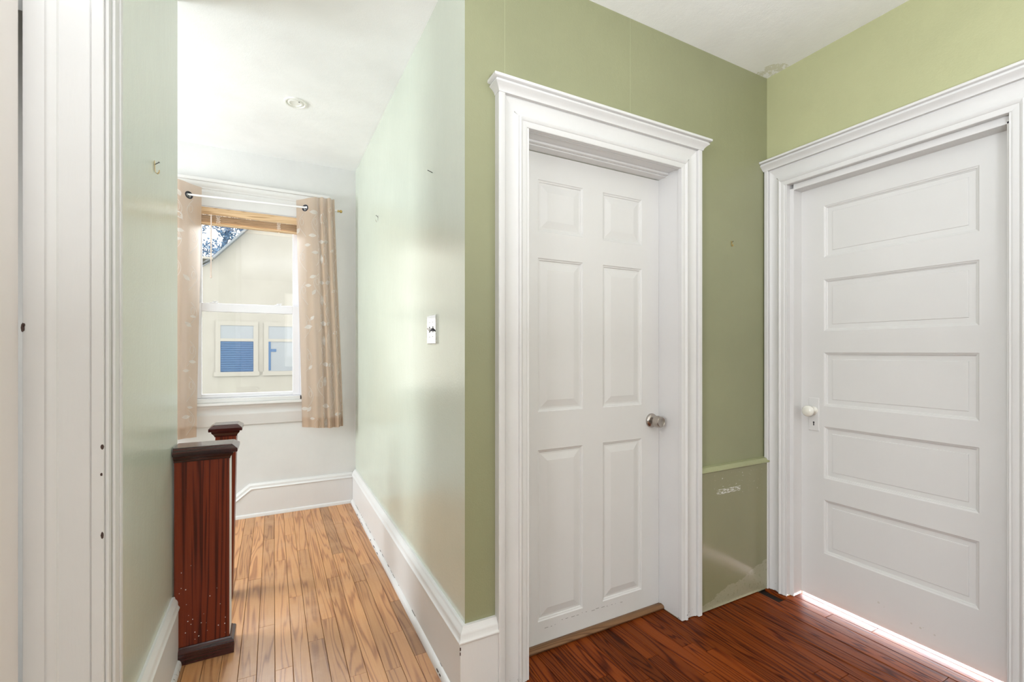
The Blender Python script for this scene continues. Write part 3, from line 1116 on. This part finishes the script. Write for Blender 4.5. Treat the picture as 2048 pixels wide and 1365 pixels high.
def curtain(label, top, bot, zt, zb, leaves, grom, hem_step):
    A, B = catmull(top, 6), catmull(bot, 6)
    n = len(A)
    NZ = 36

    def pt(i, t):
        """i float index along the width, t 0 top .. 1 bottom"""
        i = max(0, min(n - 1.001, i))
        k = int(i)
        f = i - k
        ax, ay = A[k][0] * (1 - f) + A[k + 1][0] * f, A[k][1] * (1 - f) + A[k + 1][1] * f
        bx, by = B[k][0] * (1 - f) + B[k + 1][0] * f, B[k][1] * (1 - f) + B[k + 1][1] * f
        e = t * t * (3 - 2 * t) * 0.35 + t * 0.65
        rip = 0.0045 * math.sin(i * 0.55 + 0.6) * t
        return Vector((ax * (1 - e) + bx * e, ay * (1 - e) + by * e + rip, zt(i / n) * (1 - t) + zb(i / n) * t))
    root = empty('curtain', pt(n / 2, 0))
    tag(root, label, 'curtain', 'tan grommet curtains')
    m = MB()
    for j in range(NZ + 1):
        for i in range(n):
            m.v.append(tuple(pt(i, j / NZ)))
    for j in range(NZ):
        for i in range(n - 1):
            m.f.append([j * n + i, j * n + i + 1, (j + 1) * n + i + 1, (j + 1) * n + i])
            m.mi.append(0)
    c = m.build('cloth', M_CURT, root, smooth=True)
    # hem fold at the foot
    m = MB()
    rows = [0.955, 0.978, 0.9995]
    for t in rows:
        for i in range(n):
            p = pt(i, t)
            m.v.append((p.x, p.y - .0016, p.z))
    for j in range(2):
        for i in range(n - 1):
            m.f.append([j * n + i, j * n + i + 1, (j + 1) * n + i + 1, (j + 1) * n + i])
            m.mi.append(0)
    m.build('hem', M_CURT, root, smooth=True)

    def find(x, z):
        """front-most place of the cloth at that x and height"""
        best = None
        for q in range(n * 3):
            i = q / 3
            z0, z1 = zt(i / n), zb(i / n)
            t = (z0 - z) / (z0 - z1)
            p = pt(i, t)
            if abs(p.x - x) < .006 and (best is None or p.y < best[2]):
                best = (i, t, p.y)
        return best

    def frame(i, t):
        a = pt(i + .15, t) - pt(i - .15, t)
        a.normalize()
        d = pt(i, min(1, t + .01)) - pt(i, t - .01)
        d.normalize()
        nrm = a.cross(d)
        if nrm.y > 0:
            nrm = -nrm
        nrm.normalize()
        return a, d, nrm
    # embroidered leaves laid on the cloth, following the folds
    dist = [0]
    for i in range(1, n):
        dist.append(dist[-1] + math.hypot(A[i][0] - A[i - 1][0], A[i][1] - A[i - 1][1]))

    def at_dist(s_):
        for i in range(1, n):
            if dist[i] >= s_:
                return i - 1 + (s_ - dist[i - 1]) / max(1e-6, dist[i] - dist[i - 1])
        return n - 1.01

    def emb_pt(s_, z, off):
        i = at_dist(max(0, min(dist[-1], s_)))
        z0, z1 = zt(i / n), zb(i / n)
        t = max(0.012, min(1, (z0 - z) / (z0 - z1)))
        p = pt(i, t)
        nrm = frame(i, t)[2]
        return p + nrm * off
    spots = []
    for (x, z, ang, ln) in leaves:
        b = find(x, z)
        if not b:
            continue
        i = b[0]
        k = min(int(i), n - 2)
        s_ = dist[k] + (i - k) * (dist[k + 1] - dist[k])
        a = math.radians(ang)
        ux, uz = math.cos(a), math.sin(a)
        m = MB()
        half = ln * .58
        prof = [(-1.25, .02), (-1, .05), (-.72, .30), (-.35, .48), (0, .52), (.4, .40), (.75, .18), (1.0, .01)]
        L, R = [], []
        for q, wd in prof:
            for sgn, lst in ((1, L), (-1, R)):
                ds = ux * q * half - uz * wd * half * sgn
                dz = uz * q * half + ux * wd * half * sgn
                lst.append(emb_pt(s_ + ds, z + dz, .0022))
        for q in range(len(prof) - 1):
            m.poly([L[q], L[q + 1], R[q + 1], R[q]])
        m.build('embroidered_leaf', M_EMB, root, recalc=False)
        spots.append((s_, z, ln))
    # looping stems
    m = MB()
    cols = max(3, int(dist[-1] / .085))
    for c_ in range(cols):
        s0 = (c_ + .5) * dist[-1] / cols
        z = zt(0) - .10
        while z > zb(0) + .10:
            pts = []
            sg = rnd.choice((-1, 1))
            for k in range(13):
                u = k / 12
                pts.append(emb_pt(s0 + sg * .035 * math.sin(u * 3.6), z - u * .17, .0022))
            m.tube(pts, .0011, 4)
            pts = []
            for k in range(13):
                u = k / 12 * 2 * math.pi
                pts.append(emb_pt(s0 + sg * .012 + .011 * math.sin(u), z - .06 - .026 * math.cos(u), .0022))
            m.tube(pts, .0010, 4)
            z -= rnd.uniform(.19, .28)
    tag(m.build('embroidered_stem', M_EMB, root, recalc=False), kind='stuff')
    # grommets
    for gx in grom:
        gz = rodz(gx) - 0.004
        b = find(gx, gz)
        if not b:
            continue
        i, t, _ = b
        p = pt(i, t)
        a, d, nrm = frame(i, t)
        m = MB()
        ring = [p + a * (math.cos(q) * .021) + d * (math.sin(q) * .021) + nrm * .002 for q in [2 * math.pi * k / 24 for k in range(24)]]
        m.tube(ring, .0042, 8, closed=True)
        g = m.build('grommet', M_STEEL, root, smooth=True)
        m = MB()
        m.lathe([(.0, 0), (.0195, 0), (.0195, .0012), (0, .0012)], p + nrm * .0006, nrm, 20)
        m.build('grommet_hole', M_BLACK, g)
        m = MB()
        for r_ in (.008, .013):
            m.tube([p + a * (math.cos(q) * r_ + .003) + d * (math.sin(q) * r_ + .004) + nrm * .002 for q in [2 * math.pi * k / 18 for k in range(18)]], .0012, 5, closed=True)
        m.build('inner_ring', M_CHROME, g)
    return root


RT = [(.150, 3.762), (.178, 3.752), (.206, 3.737), (.238, 3.712), (.266, 3.705), (.284, 3.708), (.292, 3.722), (.306, 3.724), (.313, 3.706), (.322, 3.694),
      (.331, 3.698), (.340, 3.720), (.354, 3.723), (.361, 3.706), (.373, 3.690), (.384, 3.696), (.391, 3.719), (.399, 3.720), (.405, 3.708), (.412, 3.712), (.414, 3.738)]


def rbx(x):
    return .190 + (x - .150) * 1.09


RB = [(rbx(x), y) for x, y in RT]
LR = [(0.314, 2.208, 90, 0.064), (0.336, 2.211, 90, 0.064), (0.314, 2.034, 170, 0.049), (0.353, 2.038, 10, 0.053), (0.317, 1.906, 90, 0.064), (0.346, 1.905, 85, 0.065), (0.32, 1.728, 170, 0.049), (0.366, 1.731, 15, 0.057), (0.321, 1.596, 90, 0.064), (0.353, 1.601, 85, 0.061), (0.254, 2.076, 0, 0.045), (0.222, 2.005, 0, 0.041), (0.273, 1.95, 0, 0.041), (0.402, 1.971, 30, 0.034), (0.413, 1.666, 30, 0.034), (0.256, 1.769, 20, 0.041), (0.228, 1.703, 0, 0.041), (0.265, 2.25, 0, 0.053), (0.385, 2.278, 80, 0.034), (0.157, 2.109, 60, 0.044), (0.263, 1.653, 60, 0.038), (0.332, 1.42, 170, 0.061), (0.371, 1.419, 30, 0.046), (0.428, 1.352, 20, 0.046), (0.336, 1.29, 90, 0.064), (0.23, 1.393, 10, 0.052), (0.252, 1.459, 50, 0.037), (0.345, 1.111, 175, 0.057), (0.382, 1.107, 25, 0.042), (0.443, 1.045, 30, 0.035), (0.342, 0.982, 85, 0.064), (0.242, 1.09, 50, 0.037), (0.348, 0.796, 175, 0.061), (0.423, 0.731, 15, 0.038), (0.454, 0.729, 15, 0.031), (0.287, 0.664, 88, 0.064), (0.348, 0.663, 85, 0.061), (0.205, 0.779, 0, 0.045), (0.235, 0.776, 50, 0.041), (0.256, 0.704, 0, 0.034)]
LL = [(-0.552, 2.122, 55, 0.06), (-0.549, 2.018, 10, 0.043), (-0.515, 1.707, 40, 0.047), (-0.559, 2.267, 70, 0.04), (-0.56, 1.96, 0, 0.03), (-0.507, 1.393, 35, 0.044), (-0.484, 1.139, 10, 0.037), (-0.52, 1.079, 0, 0.037), (-0.52, 0.767, 0, 0.047), (-0.481, 1.446, 10, 0.03), (-0.498, 0.83, 10, 0.03)]
curtain('tan grommet curtain with white leaf embroidery, gathered right of the window', RT, RB, lambda s: 2.338 + .03 * min(1, s * 4), lambda s: .640 - .012 * math.sin(s * 3.1), LR, (.206,), 0)
LT = [(-.436, 3.760), (-.468, 3.752), (-.500, 3.738), (-.530, 3.716), (-.560, 3.708), (-.580, 3.722), (-.592, 3.762), (-.606, 3.770), (-.616, 3.735), (-.634, 3.712), (-.652, 3.728), (-.662, 3.766), (-.676, 3.770), (-.686, 3.735), (-.704, 3.712), (-.722, 3.735), (-.728, 3.766)]
LB = [(-.466 + (x + .436) * .93, y) for x, y in LT]
curtain('tan grommet curtain with white leaf embroidery, left of the window', LT, LB, lambda s: 2.335 + .02 * min(1, s * 4), lambda s: .622, LL, (-.500,), 0)

# ------------------------------------------------------------------ small wall things
sw = empty('switch_plate', (XB, 1.83, 1.30))
tag(sw, 'polished two-gang light switch plate on the pale green wall', 'light switch')
m = MB()
def swr(x, e):
    return [(x, 1.772 + e, 1.2405 + e), (x, 1.890 - e, 1.2405 + e), (x, 1.890 - e, 1.3605 - e), (x, 1.772 + e, 1.3605 - e)]
m.rings([swr(XB, 0), swr(XB - .0045, 0), swr(XB - .0075, .003)])
m.build('plate', M_CHROME, sw)
m = MB()
m.box(XB - .0085, XB - .0074, 1.850, 1.858, 1.287, 1.313)
m.build('toggle_slot', M_BLACK, sw)
m = MB()
m.box(XB - .0085, XB - .0074, 1.804, 1.812, 1.287, 1.313)
m.build('toggle_slot', M_BLACK, sw)
for y, z in ((1.808, 1.2925), (1.854, 1.306)):
    m = MB()
    up_ = z > 1.30
    m.rings([[(XB - .008, y - .0045, 1.294), (XB - .008, y + .0045, 1.294), (XB - .008, y + .0045, 1.306), (XB - .008, y - .0045, 1.306)],
             [(XB - .020, y - .0032, z - .003), (XB - .020, y + .0032, z - .003), (XB - .020, y + .0032, z + .003), (XB - .020, y - .0032, z + .003)]])
    m.build('toggle', M_STEEL if not up_ else M_RODW, sw)
for y in (1.808, 1.854):
    for z in (1.270, 1.330):
        m = MB()
        m.lathe([(0, 0), (.0024, 0), (.0018, .0012), (0, .0014)], (XB - .0075, y, z), (-1, 0, 0), 8)
        m.build('screw', M_STEEL, sw)


def picture_hook(loc, N, mat, label, sz=1.0):
    """nail-on hook: bent strip lying on the wall plus a slanting nail"""
    r = empty('picture_hook', loc)
    tag(r, label, 'hook', 'picture hooks')
    N = Vector(N)
    S = N.cross(Vector((0, 0, 1)))
    loc = Vector(loc)
    prof = [(.0015, .020), (.0018, .006), (.0020, -.012), (.004, -.020), (.009, -.023), (.013, -.018), (.0145, -.010)]
    m = MB()
    rings = []
    for a, z in prof:
        c = loc + N * (a * sz) + Vector((0, 0, z * sz))
        rings.append([c + S * (.0045 * sz), c + S * (-.0045 * sz), c + S * (-.0045 * sz) + N * .0012, c + S * (.0045 * sz) + N * .0012])
    m.rings(rings)
    m.build('hook_strip', mat, r)
    m = MB()
    m.tube([loc + Vector((0, 0, .006 * sz)), loc + N * (.014 * sz) + Vector((0, 0, .017 * sz))], .0014 * sz, 6)
    m.lathe([(0, 0), (.0032 * sz, 0), (.0032 * sz, .0012), (0, .0012)], loc + N * (.014 * sz) + Vector((0, 0, .017 * sz)), N + Vector((0, 0, .8)), 8)
    m.build('hook_nail', M_STEEL, r)
    return r


picture_hook((XE, 1.857, 1.812), (1, 0, 0), M_BRASS, 'small brass picture hook nailed to the short left wall', .95)
picture_hook((XB, 2.945, 2.050), (-1, 0, 0), M_CHROME, 'small pale picture hook on the passage wall near the curtains', 1.0)
picture_hook((1.980, YM, 1.735), (0, -1, 0), M_BRASS, 'tiny brass picture hook on the olive wall between the doors', .62)
m = MB()
m.tube([(XB + .002, 1.838, 1.954), (XB - .022, 1.83, 1.958)], .0014, 6)
m.lathe([(0, 0), (.003, 0), (.003, .001), (0, .001)], (XB - .022, 1.83, 1.958), (-1, 0, .15), 8)
o = m.build('wall_nail', M_STEEL)
tag(o, 'bare dark nail sticking out high on the passage wall above the switch', 'nail')

cf = empty('ceiling_cover', (0.112, 2.905, 2.646))
tag(cf, 'small round cream cover with raised rings on the passage ceiling', 'ceiling cover')
zc = ZC0 + (ZC1 - ZC0) * (2.905 - YM) / (3.97 - YM)
m = MB()
m.lathe([(0.030, -.002), (.060, -.002), (.060, .004), (.058, .008), (.051, .009), (.047, .006), (.046, .002), (.030, .001)], (0.112, 2.905, zc), (0, 0, -1), 40)
m.build('outer_ring', M_FIX, cf, smooth=True)
m = MB()
m.lathe([(0, -.002), (.041, -.002), (.041, .004), (.038, .0075), (.031, .0085), (.029, .006), (.0275, .004), (0, .004)], (0.112, 2.905, zc), (0, 0, -1), 36)
m.build('inner_disc', M_FIX, cf, smooth=True)
m = MB()
m.lathe([(0, 0), (.003, 0), (.003, .003), (0, .0035)], (0.130, 2.876, zc - .007), (0, 0, -1), 8)
m.build('indicator', M_STEEL, cf)

# ------------------------------------------------------------------ outside
HY = 9.0
hs = empty('neighbour_house', (0.5, HY + 2, -2.8))
tag(hs, 'cream neighbouring house with a sloping gable seen through the passage window', 'house')
m = MB()
# gable wall outline (x, z)
k = (3.286 - 2.745) / (-0.394 + 0.875)
g = [(-1.30, -3.0), (-1.30, 2.40), (-0.90, 2.72), (2.6, 2.72 + 3.5 * k), (6.5, 2.72 + 3.5 * k - 3.9 * k), (6.5, -3.0)]
m.rings([[(x, HY, z) for x, z in g], [(x, HY + 3.2, z) for x, z in g]])
m.build('gable_wall', M_HOUSE, hs)
m = MB()
m.rings([[(-1.02, y, 2.655), (-0.86, y, 2.745), (2.6, y, 2.745 + 3.46 * k), (2.6, y, 2.775 + 3.46 * k), (-0.885, y, 2.765)] for y in (HY - .12, HY + 3.2)])
m.build('roof', M_ROOF, hs)
m = MB()
m.box(-1.6, -0.88, HY - .14, HY + 3, 2.715, 2.75)
m.build('eave', M_HOUSEW, hs)
m = MB()
m.rings([[(x, y, z) for x, z in ((-1.30, 2.40), (-.90, 2.70), (-.90, 2.72), (-1.30, 2.42))] for y in (HY - .02, HY)])
m.build('corner_fascia', M_ROOF, hs)
for (x0, x1, nm) in ((-0.784, -0.304, 0), (-0.077, 0.40, 1)):
    m = MB()
    m.box(x0 - .07, x0, HY - .022, HY - .001, .862, 1.645)
    m.box(x1, x1 + .07, HY - .022, HY - .001, .862, 1.645)
    m.box(x0 - .07, x1 + .07, HY - .022, HY - .001, 1.645, 1.72)
    m.box(x0 - .09, x1 + .09, HY - .030, HY - .001, .79, .862)
    m.box(x0, x1, HY - .022, HY, 1.378, 1.425)
    f = m.build('house_window', M_HOUSEW, hs)
    m = MB()
    m.box(x0, x1, HY - .012, HY - .004, 1.42, 1.65)
    m.build('upper_pane', M_PALEGL, f)
    m = MB()
    if nm == 0:
        m.box(x0, x1, HY - .010, HY - .004, .86, 1.38)
        m.build('lower_pane', M_BLUEGL, f)
        m = MB()
        for i in range(13):
            z = .885 + i * .038
            m.box(x0 + .004, x1 - .004, HY - .020, HY - .011, z, z + .019)
        tag(m.build('blind_slats', M_BLUESL, f), kind='stuff')
    else:
        m.box(x0, x1, HY - .010, HY - .004, .86, 1.38)
        m.build('lower_pane', M_PALEGL, f)
        m = MB()
        m.box(x0, x0 + .035, HY - .020, HY - .011, .88, 1.375)
        m.box(x0, x0 + .12, HY - .018, HY - .011, 1.20, 1.25)
        m.build('shade_edge', M_BLUESL, f)

tr = empty('tree', (-1.1, 13.5, -3))
tag(tr, 'blue-toned leafy tree beyond the roof slope of the house', 'tree')
m = MB()
m.tube([(-1.6, 14, -3.0), (-1.5, 14, 1.0), (-1.3, 14, 3.2), (-1.0, 14, 4.6)], [.16, .13, .09, .04], 8)
m.tube([(-1.4, 14, 2.6), (-1.0, 13.8, 3.6), (-.6, 13.7, 4.4)], [.06, .04, .02], 6)
m.tube([(-1.35, 14, 2.9), (-1.7, 13.8, 3.8), (-2.0, 13.7, 4.4)], [.06, .04, .02], 6)
m.build('trunk', M_BARK, tr, smooth=True)
m = MB()
clumps = [(-1.75, 4.4, .30), (-1.3, 4.55, .28), (-.75, 4.6, .35), (-.45, 4.75, .30), (-1.05, 4.25, .22), (-1.35, 3.75, .36), (-1.75, 3.75, .26), (-1.2, 3.45, .25), (-1.75, 3.3, .14), (-.95, 3.75, .16), (-1.45, 3.25, .10), (-.6, 4.35, .20)]
for cx, cz, cr in clumps:
    for _ in range(int(300 * cr / .3)):
        d = Vector((rnd.gauss(0, 1), rnd.gauss(0, 1), rnd.gauss(0, 1))).normalized() * (cr * rnd.random() ** .5)
        c0 = Vector((cx, 13.8, cz)) + d
        a = Vector((rnd.gauss(0, 1), rnd.gauss(0, 1), rnd.gauss(0, 1))).normalized() * .045
        b = a.orthogonal().normalized() * .022
        m.poly([c0 - a, c0 - a * .1 + b, c0 + a, c0 - a * .1 - b])
tag(m.build('foliage', M_LEAF, tr, recalc=False), kind='stuff')
m = MB()
m.poly([(-30, 4.0, -3.0), (30, 4.0, -3.0), (30, 45, -3.0), (-30, 45, -3.0)])
o = m.build('ground', M_LAWN)
struct(o, 'lawn below the window outside', 'ground')
